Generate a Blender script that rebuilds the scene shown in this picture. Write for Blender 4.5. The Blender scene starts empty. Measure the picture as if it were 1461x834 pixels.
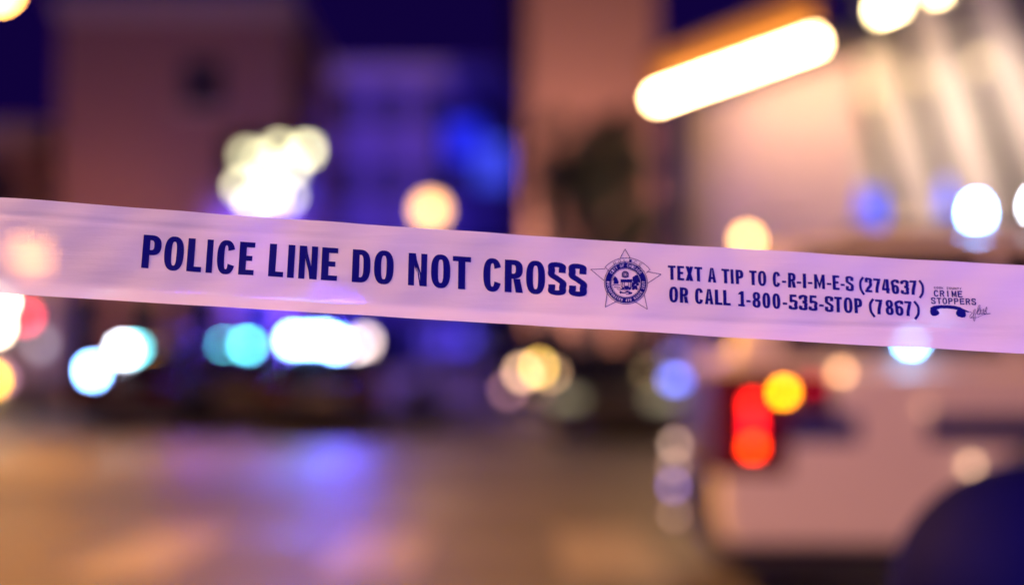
import bpy, bmesh, math, random
from mathutils import Vector, Matrix
R = math.radians
random.seed(7)
scene = bpy.context.scene
col = scene.collection

# ------------------------------------------------------------------ camera
CAM = Vector((0, 0, 1.25)); PITCH = R(2.62); FPX = 50 / 36 * 1461.0
cd = bpy.data.cameras.new('camera'); cam = bpy.data.objects.new('camera', cd); col.objects.link(cam)
cam.location = CAM; cam.rotation_euler = (R(90) + PITCH, 0, 0)
cd.lens = 50; cd.sensor_width = 36; cd.sensor_fit = 'HORIZONTAL'; cd.clip_start = .05; cd.clip_end = 600
cd.dof.use_dof = True; cd.dof.focus_distance = 1.152; cd.dof.aperture_fstop = 1.36; cd.dof.aperture_blades = 0
scene.camera = cam

# ------------------------------------------------------------------ world, exposure
w = bpy.data.worlds.new('World'); scene.world = w; w.use_nodes = True
wn = w.node_tree; bgn = wn.nodes['Background']
sky = wn.nodes.new('ShaderNodeTexSky'); sky.sky_type = 'NISHITA'; sky.sun_disc = False
sky.sun_elevation = R(-6); sky.sun_rotation = R(40); sky.air_density = 1.5; sky.dust_density = 1; sky.ozone_density = 4
glow = wn.nodes.new('ShaderNodeMix'); glow.data_type = 'RGBA'; glow.blend_type = 'ADD'; glow.inputs[0].default_value = 1
glow.inputs[7].default_value = (.05, .006, .42, 1)          # violet glow of a lit city on low cloud
wn.links.new(sky.outputs[0], glow.inputs[6]); wn.links.new(glow.outputs[2], bgn.inputs[0])
bgn.inputs[1].default_value = .1
vs = scene.view_settings; vs.view_transform = 'Standard'; vs.look = 'None'; vs.exposure = 0; vs.gamma = 1; vs.use_curve_mapping = False
cy = scene.cycles
cy.use_denoising = True; cy.use_adaptive_sampling = False; cy.sample_clamp_indirect = 6; cy.sample_clamp_direct = 0
cy.max_bounces = 6; cy.transparent_max_bounces = 8; cy.caustics_reflective = False; cy.caustics_refractive = False

# ------------------------------------------------------------------ helpers
CP, SP = math.cos(PITCH), math.sin(PITCH)
def at(px, py, D):
    """a point at distance D down the street, D metres in front of the camera"""
    dx, dy = (px - 730.5) / FPX, (417 - py) / FPX
    d = Vector((dx, CP - dy * SP, SP + dy * CP))
    return CAM + d * (D / d.y)
def gx(px, D): return at(px, 510, D).x

MATS = {}
def new_mat(name):
    m = bpy.data.materials.new(name); m.use_nodes = True; MATS[name] = m
    return m, m.node_tree, m.node_tree.nodes['Principled BSDF']
def mat(name, c, rough=.6, metal=0, var=.25, scale=3.0, bump=.1, spec=.5, coat=0):
    m, t, p = new_mat(name)
    co = t.nodes.new('ShaderNodeTexCoord'); n = t.nodes.new('ShaderNodeTexNoise')
    n.inputs['Scale'].default_value = scale; n.inputs['Detail'].default_value = 6
    t.links.new(co.outputs['Object'], n.inputs['Vector'])
    mx = t.nodes.new('ShaderNodeMix'); mx.data_type = 'RGBA'
    mx.inputs[6].default_value = tuple(v * (1 - var) for v in c) + (1,)
    mx.inputs[7].default_value = tuple(min(1, v * (1 + var)) for v in c) + (1,)
    t.links.new(n.outputs[0], mx.inputs[0]); t.links.new(mx.outputs[2], p.inputs['Base Color'])
    p.inputs['Roughness'].default_value = rough; p.inputs['Metallic'].default_value = metal
    p.inputs['Specular IOR Level'].default_value = spec; p.inputs['Coat Weight'].default_value = coat
    if bump:
        b = t.nodes.new('ShaderNodeBump'); b.inputs['Strength'].default_value = bump; b.inputs['Distance'].default_value = .02
        t.links.new(n.outputs[0], b.inputs['Height']); t.links.new(b.outputs[0], p.inputs['Normal'])
    return m
def emit(name, c, s):
    if name in MATS: return MATS[name]
    m, t, p = new_mat(name)
    p.inputs['Base Color'].default_value = tuple(v * .12 for v in c) + (1,)
    p.inputs['Emission Color'].default_value = tuple(c) + (1,); p.inputs['Emission Strength'].default_value = s
    p.inputs['Roughness'].default_value = .3
    return m

class MB:
    def __init__(s): s.v, s.f = [], []
    def quad(s, a, b, c, d):
        n = len(s.v); s.v += [Vector(a), Vector(b), Vector(c), Vector(d)]; s.f.append((n, n+1, n+2, n+3)); return s
    def box(s, x0, y0, z0, x1, y1, z1):
        n = len(s.v)
        s.v += [Vector((x, y, z)) for z in (z0, z1) for x, y in ((x0, y0), (x1, y0), (x1, y1), (x0, y1))]
        for f in ((3,2,1,0), (4,5,6,7), (0,1,5,4), (1,2,6,5), (2,3,7,6), (3,0,4,7)): s.f.append(tuple(n+i for i in f))
        return s
    def prism(s, poly, fa, fb):
        """closed prism: poly points mapped by fa (one cap) and fb (other cap)"""
        n = len(s.v); k = len(poly)
        s.v += [Vector(fa(*p)) for p in poly] + [Vector(fb(*p)) for p in poly]
        s.f.append(tuple(n+i for i in range(k))); s.f.append(tuple(n+k+i for i in reversed(range(k))))
        for i in range(k):
            j = (i+1) % k; s.f.append((n+j, n+i, n+k+i, n+k+j))
        return s
    def tube(s, pts, r, seg=10, cap=True):
        pts = [Vector(p) for p in pts]; rs = r if isinstance(r, (list, tuple)) else [r]*len(pts)
        n = len(s.v); up = None
        for i, p in enumerate(pts):
            t = (pts[min(i+1, len(pts)-1)] - pts[max(i-1, 0)]).normalized()
            if up is None: up = t.orthogonal().normalized()
            a = (up - t * up.dot(t)).normalized(); up = a; b = t.cross(a)
            s.v += [p + (a*math.cos(q) + b*math.sin(q)) * rs[i] for q in (2*math.pi*k/seg for k in range(seg))]
        for i in range(len(pts)-1):
            for k in range(seg):
                j = (k+1) % seg; s.f.append((n+i*seg+k, n+i*seg+j, n+(i+1)*seg+j, n+(i+1)*seg+k))
        if cap:
            s.f.append(tuple(n+k for k in reversed(range(seg)))); m = n+(len(pts)-1)*seg; s.f.append(tuple(m+k for k in range(seg)))
        return s
    def lathe(s, prof, c=(0,0,0), axis='z', seg=20):
        n = len(s.v); c = Vector(c)
        for r, h in prof:
            for k in range(seg):
                q = 2*math.pi*k/seg; a, b = max(r, .0005)*math.cos(q), max(r, .0005)*math.sin(q)
                s.v.append(c + (Vector((a, b, h)) if axis == 'z' else Vector((b, h, a)) if axis == 'y' else Vector((h, a, b))))
        for i in range(len(prof)-1):
            for k in range(seg):
                j = (k+1) % seg; s.f.append((n+i*seg+k, n+i*seg+j, n+(i+1)*seg+j, n+(i+1)*seg+k))
        s.f.append(tuple(n+k for k in reversed(range(seg)))); m = n+(len(prof)-1)*seg; s.f.append(tuple(m+k for k in range(seg)))
        return s
    def build(s, name, m, parent=None, smooth=False, bevel=0, seg=2):
        me = bpy.data.meshes.new(name); me.from_pydata(s.v, [], s.f); me.materials.append(m)
        if smooth:
            for p in me.polygons: p.use_smooth = True
        o = bpy.data.objects.new(name, me); col.objects.link(o)
        if parent: o.parent = parent
        if bevel:
            b = o.modifiers.new('bevel', 'BEVEL'); b.width = bevel; b.segments = seg; b.limit_method = 'ANGLE'; b.angle_limit = R(35)
        return o
def tag(o, label, cat, group=None):
    o['label'] = label; o['category'] = cat
    if group: o['group'] = group
    return o
def thing(name, label, cat, loc=(0,0,0), rz=0, group=None):
    o = bpy.data.objects.new(name, None); col.objects.link(o); o.empty_display_size = .2
    o.location = loc; o.rotation_euler = (0, 0, rz)
    return tag(o, label, cat, group)
def struct(o): o['kind'] = 'structure'; return o
def light(name, kind, loc, power, color, parent=None, size=.1, target=None, angle=120, blend=.6):
    l = bpy.data.lights.new(name, kind); l.energy = power; l.color = color
    if kind != 'AREA': l.shadow_soft_size = size
    if kind == 'SPOT': l.spot_size = R(angle); l.spot_blend = blend
    o = bpy.data.objects.new(name, l); col.objects.link(o); o.location = loc
    if target is not None:
        o.rotation_euler = (Vector(target) - Vector(loc)).to_track_quat('-Z', 'Y').to_euler()
    if parent: o.parent = parent
    return o

AMBER = (1, .40, .09); WARM = (1, .70, .38); CREAM = (1, .76, .56); BLUE = (.16, .33, 1); CYAN = (.22, .85, 1)

# ------------------------------------------------------------------ materials
M = {}
def road_material():
    m, t, p = new_mat('wet_asphalt')
    co = t.nodes.new('ShaderNodeTexCoord')
    n1 = t.nodes.new('ShaderNodeTexNoise'); n1.inputs['Scale'].default_value = .45; n1.inputs['Detail'].default_value = 4
    n2 = t.nodes.new('ShaderNodeTexNoise'); n2.inputs['Scale'].default_value = 60; n2.inputs['Detail'].default_value = 5
    for n in (n1, n2): t.links.new(co.outputs['Object'], n.inputs['Vector'])
    r = t.nodes.new('ShaderNodeValToRGB'); r.color_ramp.elements[0].color = (.075, .072, .073, 1); r.color_ramp.elements[1].color = (.13, .125, .124, 1)
    t.links.new(n2.outputs[0], r.inputs[0]); t.links.new(r.outputs[0], p.inputs['Base Color'])
    mr = t.nodes.new('ShaderNodeMapRange'); mr.inputs[1].default_value = .35; mr.inputs[2].default_value = .65; mr.inputs[3].default_value = .40; mr.inputs[4].default_value = .60
    t.links.new(n1.outputs[0], mr.inputs[0]); t.links.new(mr.outputs[0], p.inputs['Roughness'])
    b = t.nodes.new('ShaderNodeBump'); b.inputs['Strength'].default_value = .35; b.inputs['Distance'].default_value = .01
    t.links.new(n2.outputs[0], b.inputs['Height']); t.links.new(b.outputs[0], p.inputs['Normal'])
    return m
M['road'] = road_material()
M['pave'] = mat('paving_concrete', (.26, .25, .24), .55, scale=4)
M['kerb'] = mat('kerb_granite', (.3, .29, .28), .6)
M['paint'] = mat('worn_road_paint', (.24, .23, .22), .5, var=.4, scale=9)
M['brick'] = mat('dark_brick', (.23, .125, .10), .8, scale=6)
M['terra'] = mat('terracotta_brick', (.42, .24, .19), .8, scale=5)
M['stone'] = mat('pale_stone', (.64, .60, .56), .7, scale=2)
M['slate'] = mat('dark_stucco', (.17, .12, .26), .8)
M['cornice'] = mat('cornice_stone', (.33, .27, .25), .7)
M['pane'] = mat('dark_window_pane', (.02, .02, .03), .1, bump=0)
M['frame'] = mat('window_frame_paint', (.12, .1, .1), .5)
M['orange'] = mat('orange_fascia_paint', (.62, .27, .04), .5)
M['cream'] = mat('cream_stucco', (.62, .46, .48), .75)
M['darkmetal'] = mat('dark_painted_metal', (.03, .03, .035), .4, metal=.4, bump=.03)
M['chrome'] = mat('chrome', (.7, .7, .72), .15, metal=1, bump=0, var=.05)
M['white'] = mat('white_car_paint', (.80, .79, .77), .35, var=.04, scale=1.2, bump=0, coat=.6)
M['black'] = mat('black_car_paint', (.012, .012, .018), .25, var=.1, bump=0, coat=.8)
M['grey'] = mat('silver_car_paint', (.30, .29, .31), .3, var=.05, bump=0, coat=.6)
M['stripe'] = mat('dark_blue_vinyl', (.006, .01, .13), .35, var=.1, bump=0)
M['glass'] = mat('tinted_car_glass', (.008, .008, .014), .06, bump=0)
M['rubber'] = mat('tyre_rubber', (.018, .018, .022), .85)
M['plastic'] = mat('black_trim_plastic', (.02, .02, .026), .6)
M['alloy'] = mat('alloy_wheel', (.45, .45, .47), .35, metal=.9, bump=0)
M['redlens'] = mat('red_lamp_lens', (.10, .003, .004), .5, bump=0, spec=.2)
M['lens'] = mat('unlit_lamp_lens', (.12, .12, .13), .35, bump=0)
M['bin'] = mat('dark_blue_enamel', (.0008, .0008, .075), .7, var=.2, scale=14, bump=.04, spec=.06)
M['bark'] = mat('bark', (.09, .065, .05), .9, scale=12, bump=.4)
M['leaf'] = mat('street_tree_leaf', (.085, .09, .075), .6, var=.5, scale=1.5, bump=0)
M['post'] = mat('galvanised_steel', (.3, .3, .31), .45, metal=.7)

# ------------------------------------------------------------------ ground
def sheet(name, pts, z0, z1, m):
    b = MB().prism(pts, lambda x, y: (x, y, z1), lambda x, y: (x, y, z0))
    return struct(b.build(name, m))
g = MB(); g.quad((-200, -60, 0), (200, -60, 0), (200, 300, 0), (-200, 300, 0)); struct(g.build('road', M['road']))
# right hand kerb line runs off to the left of the view axis
FD = Vector((.378, -.926)); FN = Vector((-.926, -.378)); F0 = Vector((5.64, 20.49))      # facade: direction, outward normal, origin
def fac(t, n=0): p = F0 + FD * t + FN * n; return p.x, p.y
sheet('right_pavement', [fac(-16, 2.5), fac(-16, -6), fac(30, -6), fac(30, 2.5)], 0, .14, M['pave'])
kb = MB().prism([fac(-16, 2.66), fac(-16, 2.504), fac(30, 2.504), fac(30, 2.66)], lambda x, y: (x, y, .143), lambda x, y: (x, y, 0)); struct(kb.build('right_kerb', M['kerb'], bevel=.02))
sheet('left_pavement', [(-7.4, -20), (-20, -20), (-20, 46), (-8.6, 46)][::-1], 0, .14, M['pave'])
kb = MB().prism([(-7.24, -20), (-7.396, -20), (-8.596, 46), (-8.44, 46)][::-1], lambda x, y: (x, y, .143), lambda x, y: (x, y, 0)); struct(kb.build('left_kerb', M['kerb'], bevel=.02))
sheet('far_pavement', [(-8.2, 47), (6, 47), (6, 60), (-8.2, 60)], 0, .14, M['pave'])
for i in range(3):
    x = -2.6 + i * 1.45
    b = MB().quad((x, 8.2, .004), (x + .6, 8.2, .004), (x + .6, 10.4, .004), (x, 10.4, .004)); struct(b.build('crosswalk_bar', M['paint']))

# ------------------------------------------------------------------ buildings
def facade(root, W, H, wallm, floors, cols, z0=3.6, fh=3.0, ww=1.0, wh=1.7, shop=True, depth=8, keep=None):
    """front in local y=0 facing -y, body behind; openings are real holes with frames and panes"""
    b = MB(); th = .32
    pitch = W / cols
    if shop: rows = [(0.55, 2.75, 1.9)] + [(z0 + fh*i + .75, z0 + fh*i + .75 + wh, ww) for i in range(floors)]
    else: rows = [(z0 + fh*i + .75, z0 + fh*i + .75 + wh, ww) for i in range(floors)]
    zc = 0; holes = []
    for ri, (a, c, wd) in enumerate(rows):
        wd = min(wd, pitch * .78)
        b.box(0, 0, zc, W, th, a)
        x = 0
        for k in range(cols):
            if keep and (ri, k) not in keep: continue
            xa = pitch*k + (pitch - wd)/2
            b.box(x, 0, a, xa, th, c); holes.append((xa, a, wd, c)); x = xa + wd
        b.box(x, 0, a, W, th, c); zc = c
    b.box(0, 0, zc, W, th, H)
    b.box(0, th + .12, 0, W, depth, H - .1)
    b.build('wall', wallm, root)
    c = MB().box(-.12, -.22, H, W + .12, depth + .1, H + .28).box(-.04, -.1, H - .22, W + .04, -.004, H - .003); c.build('cornice', M['cornice'], root)
    for xa, a, wd, cz in holes:
        f = MB(); e = .07
        f.box(xa + .003, .12, a + .003, xa + wd - .003, .2, a + e); f.box(xa + .003, .12, cz - e, xa + wd - .003, .2, cz - .003)
        f.box(xa + .003, .12, a + e, xa + e, .2, cz - e); f.box(xa + wd - e, .12, a + e, xa + wd - .003, .2, cz - e)
        f.box(xa + e, .13, (a + cz)/2 - .03, xa + wd - e, .19, (a + cz)/2 + .03)
        fo = f.build('window', M['frame'], root)
        MB().box(xa + .01, .15, a + .01, xa + wd - .01, .17, cz - .01).build('pane', M['pane'], fo)
        MB().box(xa - .08, -.1, a - .1, xa + wd + .08, -.004, a - .004).build('sill', M['cornice'], fo)

b1 = thing('brick_building', 'dark brick building beyond the patrol cars, its wall lit orange from below', 'building', (gx(78, 31), 31, 0))
facade(b1, 5.05, 8.9, M['brick'], 2, 4, z0=3.2, fh=2.75, ww=.95, wh=1.15, keep={(0, 0), (0, 1), (0, 2), (0, 3), (2, 2)})
b2 = thing('stucco_building', 'dark violet stucco building closing the far end of the street', 'building', (gx(395, 56), 56, 0))
facade(b2, 10.5, 12.6, M['slate'], 3, 6, z0=3.7, fh=2.9)
b3 = thing('terracotta_building', 'tall terracotta brick building behind the street tree', 'building', (gx(752, 42), 42, 0), R(4))
facade(b3, 3.9, 15, M['terra'], 3, 3, z0=3.6, fh=3.1, ww=.7, wh=1.5, keep={(0, 0), (0, 1), (0, 2), (1, 0), (1, 2)})
b5 = thing('rowhouse_building', 'low brick building at the street edge left of the dark brick one', 'building', (gx(35, 31) - 6.6, 33.5, 0), R(-6))
facade(b5, 6.2, 6.4, M['brick'], 1, 3, z0=3.3, fh=2.5)

# theatre on the right: runs along FD.  local frame x = along facade towards the viewer, y = into the building
th = thing('theatre_building', 'cream theatre with a row of bulbs along its orange canopy', 'building', (F0.x, F0.y, 0), math.atan2(FD.y, FD.x))
ang = math.atan2(FD.y, FD.x)
def TL(x, y, z=0):        # local point on the theatre -> world; y>0 out into the street
    p = F0 + FD * x + FN * y; return Vector((p.x, p.y, z))
# local axes of the Empty: +x = FD, +y = 90deg ccw of FD -> that is away from the street (checked: (.926,.378))
w_ = MB()
w_.box(-6.5, 0, 0, -4.6, .3, 6.3).box(-4.6, 0, 2.9, -1.6, .3, 6.3).box(-1.6, 0, 0, -1.12, .3, 6.3)      # doorway between
w_.box(-6.5, .42, 0, -1.12, 7, 6.2)
w_.build('wall', M['cream'], th)
for k in range(3):
    x = -4.6 + k
    d = MB().box(x + .02, .1, .15, x + .98, .18, 2.88).build('door', M['darkmetal'], th)
    MB().box(x + .14, .085, .5, x + .86, .097, 2.7).build('pane', M['pane'], d)
    MB().box(x + .07, .03, 1.0, x + .1, .08, 1.6).build('handle', M['chrome'], d)
canopy = MB().box(-5.3, -1.27, 5.80, -1.13, -.003, 5.98).box(-1.13, -1.27, 5.80, -.2, -.12, 5.98).build('canopy', M['darkmetal'], th, bevel=.02)
fa = MB().box(-5.3, -1.36, 5.985, -.2, -1.28, 6.48).build('fascia', M['orange'], th)
MB().box(-5.34, -1.39, 6.485, -.16, -1.25, 6.54).build('fascia_trim', M['darkmetal'], fa)
bulb = emit('marquee_bulb_glow', (1, .66, .31), 72)
bm0 = None
for k in range(28):
    x = -4.72 + k * (4.72 / 27)
    if bm0 is None:
        o = MB().lathe([(.005, -.065), (.05, -.05), (.068, -.005), (.05, .045), (.03, .07), (.03, .1)], seg=12).build('bulb', bulb, th, True); bm0 = o.data
    else:
        o = bpy.data.objects.new('bulb', bm0); col.objects.link(o); o.parent = th
    o.location = (x, -1.47, 5.69)
# wall lantern under the canopy
lantern_px = at(1066, 342, 21.4)

# finned hall: nearer part of the same side of the street
fh_ = thing('finned_hall', 'pale stone hall with a row of leaning concrete fins lit from above', 'building', (F0.x, F0.y, 0), ang)
MB().box(-1.05, 0, 0, 14, 6, 2.95).build('plinth', M['stone'], fh_)
MB().box(-1.05, .08, 2.955, 14, 6, 9.6).build('back_wall', M['pane'], fh_)  # dark glass colour stands in for shade in the gaps between the fins
MB().box(-1.08, -.1, 8.6, 14.05, .075, 9.7).build('parapet', M['stone'], fh_)
def clip_left(poly, xl):
    out = []
    for i, a in enumerate(poly):
        b = poly[(i + 1) % len(poly)]
        if a[0] >= xl: out.append(a)
        if (a[0] >= xl) != (b[0] >= xl):
            t = (xl - a[0]) / (b[0] - a[0]); out.append((xl, a[1] + (b[1] - a[1]) * t))
    return out
for k in range(11):
    xc = -2.2 + k * 1.24; hw = .39; zt, zb = 8.595, 2.955
    def fx(z): return xc - (z - 5.0) * .40 + .78
    poly = clip_left([(fx(zb) - hw, zb), (fx(zb) + hw, zb), (fx(zt) + hw, zt), (fx(zt) - hw, zt)], -1.03)
    if len(poly) >= 3: MB().prism(poly, lambda x, z: (x, -.06, z), lambda x, z: (x, .075, z)).build('fin', M['stone'], fh_, bevel=.03)

def floodlight(p, label, power, tgt, sx=1.0, gs=40):
    t = thing('floodlight', label, 'floodlight', p, ang, 'floodlights on the leaning fins')
    MB().box(-.17*sx, -.02, -.10, .17*sx, .16, .10).build('housing', M['darkmetal'], t, bevel=.02)
    MB().box(-.15*sx, -.034, -.085, .15*sx, -.023, .085).build('lens', emit('floodlight_glow_%d' % gs, (1, .80, .42), gs), t)
    MB().tube([(0, .1, .12), (0, .6, .25), (0, 1.58, .25)], .025).build('bracket', M['darkmetal'], t)
    light('flood_spot', 'SPOT', Vector(p) + Vector((FN.x, FN.y, 0)) * .1, power, CREAM, None, .12, tgt, 130, .8)
floodlight(at(1270, 9, 18.2), 'bright cream floodlight at the end of the leaning fins beside the canopy', 600, TL(.6, 0, 4.0), 1.6, 34)
floodlight(at(1340, -16, 17.4), 'smaller floodlight bracketed over the second leaning fin', 600, TL(2.3, 0, 4.0), .8, 12)

ft = thing('floodlight', 'ground floodlight at the foot of the terracotta building', 'floodlight', (1.6, 36.5, 0))  # added fixture that uplights the terracotta wall
MB().box(-.2, -.1, .25, .2, .08, .55).build('housing', M['darkmetal'], ft, bevel=.02)
MB().box(-.17, .083, .28, .17, .095, .52).build('lens', emit('ground_flood_glow', (1, .56, .34), 6), ft)
MB().tube([(0, 0, 0), (0, 0, .26)], .04).build('stub_post', M['darkmetal'], ft)
light('ground_flood_spot', 'SPOT', (0, .15, .45), 9000, (1, .52, .36), ft, .12, (.4, 5.5, 8.0), 110, .9)

# ------------------------------------------------------------------ lamps
def street_lamp(loc, h, arm, label, color, glow_s, power, rz=0, group='tall street lamps', headr=.22, cone=165):
    t = thing('street_lamp', label, 'street lamp', loc, rz, group)
    MB().lathe([(.16, 0), (.16, .25), (.10, .35), (.085, h * .5), (.06, h), (.03, h + .02)], seg=14).build('pole', M['post'], t, True)
    MB().tube([(0, 0, h - .15), (arm * .3, 0, h + .25), (arm * .7, 0, h + .42), (arm, 0, h + .42)], .035).build('arm', M['post'], t, True)
    hd = MB().lathe([(.05, .12), (headr * .7, .1), (headr, .02), (headr, -.02)], (arm + .1, 0, h + .38), seg=16).build('lamp_head', M['darkmetal'], t, True)
    MB().lathe([(headr * .92, -.025), (headr * .8, -.10), (headr * .45, -.16), (.01, -.18)], (arm + .1, 0, h + .38), seg=16).build('lens', emit('street_glow_%d' % glow_s, color, glow_s), hd, True)
    l = light('street_light', 'SPOT', (arm + .1, 0, h + .15), power, color, t, .15, None, cone, .6 if cone < 120 else .35)
    return t
p = at(-6, 8, 18)
street_lamp((p.x - 1.1, 18, .14), p.z - .30, 1.0, 'amber street lamp on the left pavement ahead of the patrol cars', AMBER, 60, 3600, cone=86)
street_lamp((-7.9, -1.0, .14), 6.0, 1.2, 'amber street lamp on the left pavement level with the tape', (1, .38, .11), 59, 6000)
street_lamp((-7.9, 8.0, .14), 6.0, 1.2, 'amber street lamp on the left pavement beside the worn crosswalk', (1, .40, .08), 61, 7600)  # extra lamp added outside the view to turn the lower left road amber

def globe_lamp(px, py, D, r, label, c, s, power, zbase=0, name='globe_lamp', aim=None):
    p = at(px, py, D)
    t = thing(name, label, 'street lamp', (p.x, p.y, zbase), 0, 'globe street lamps'); h = p.z - zbase
    MB().lathe([(.14, 0), (.14, .2), (.07, .3), (.05, h * .6), (.045, h - r - .05), (.1, h - r + .01)], seg=14).build('post', M['darkmetal'], t, True)
    prof = [(r * math.sin(a), -r * math.cos(a)) for a in [math.pi * k / 12 for k in range(13)]]
    MB().lathe(prof, (0, 0, h), seg=20).build('globe', emit('globe_glow_%s' % s, c, s), t, True)
    MB().lathe([(r * .5, r * .88), (r * .3, r * 1.1), (.01, r * 1.3)], (0, 0, h), seg=12).build('finial', M['darkmetal'], t, True)
    if aim: light('globe_light', 'SPOT', (0, r + .05, h), power, c, t, .2, Vector((0, r + .05, h)) + Vector(aim), 150, .5)
    elif power: light('globe_light', 'POINT', (0, -r - .08, h), power, c, t, .22)
globe_lamp(614, 300, 25, .22, 'tall globe lamp glowing orange in the middle of the street', (1, .50, .16), 6, 130)
globe_lamp(48, 368, 27, .26, 'globe lamp shining orange through the tape beside the brick building', AMBER, 48, 330, aim=(.9, 3, .5))

# lantern on theatre wall
p = at(1066, 342, 20.2)
ln = thing('wall_lantern', 'small amber lantern bracketed on the theatre wall under the canopy', 'lantern', p)
MB().lathe([(.07, .10), (.12, .105), (.12, .12), (.02, .2)], seg=8).build('cage', M['darkmetal'], ln)
MB().lathe([(.02, -.09), (.08, -.06), (.09, .05), (.02, .09)], seg=12).build('globe', emit('lantern_glow', (1, .52, .16), 19), ln, True)
MB().tube([(0, 0, .2), (.3, .12, .3), (.95, .39, .3)], .02).build('bracket', M['darkmetal'], ln)

# lit sign on the brick building, seen as a cluster of cream discs
sg = thing('lit_shop_sign', 'cream lit sign of bright panels jutting from the brick building', 'sign', at(388, 246, 30.72))
s = 30.72 / FPX
MB().box(-72*s, .03, -48*s, 60*s, .2, 48*s).build('backing', M['darkmetal'], sg, bevel=.02)
MB().box(-66*s, .203, 20*s, -58*s, .277, 28*s).box(-66*s, .203, -28*s, -58*s, .277, -20*s).box(-4*s, .203, 20*s, 4*s, .277, 28*s).box(-4*s, .203, -28*s, 4*s, .277, -20*s).build('bracket', M['darkmetal'], sg)
for (px, py, hw, hh, st) in ((384, 248, 9, 9, 7), (437, 214, 8, 8, 11), (388, 277, 10, 8, 10), (344, 266, 8, 8, 8), (416, 238, 8, 8, 8), (352, 222, 8, 8, 5.5), (398, 212, 8, 8, 7), (362, 288, 9, 8, 8), (412, 280, 7, 7, 7), (372, 226, 7, 7, 6)):
    x, z = (px - 388) * s, (246 - py) * s
    MB().box(x - hw*s, -.02, z - hh*s, x + hw*s, .026, z + hh*s).build('light_panel', emit('sign_panel_%.1f' % st, (1, .92, .54), st), sg, bevel=.01)
# glowing panels added for a soft blue glow on the far building
ns = thing('neon_sign', 'soft blue neon sign on the far stucco building', 'sign', at(688, 214, 55.72))
s = 55.72 / FPX
MB().box(-62*s, .05, -48*s, 52*s, .25, 52*s).build('backing', M['darkmetal'], ns)
for (x, z, hw, hh, nm, c, st) in ((-26, 14, 26, 28, 'deep', (.02, .03, 1), .85), (20, -20, 28, 32, 'pale', (.06, .09, 1), .85)):
    MB().box((x-hw)*s, -.04, (z-hh)*s, (x+hw)*s, .04, (z+hh)*s).build('neon_panel', emit('neon_' + nm, c, st), ns, bevel=.02)

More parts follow.
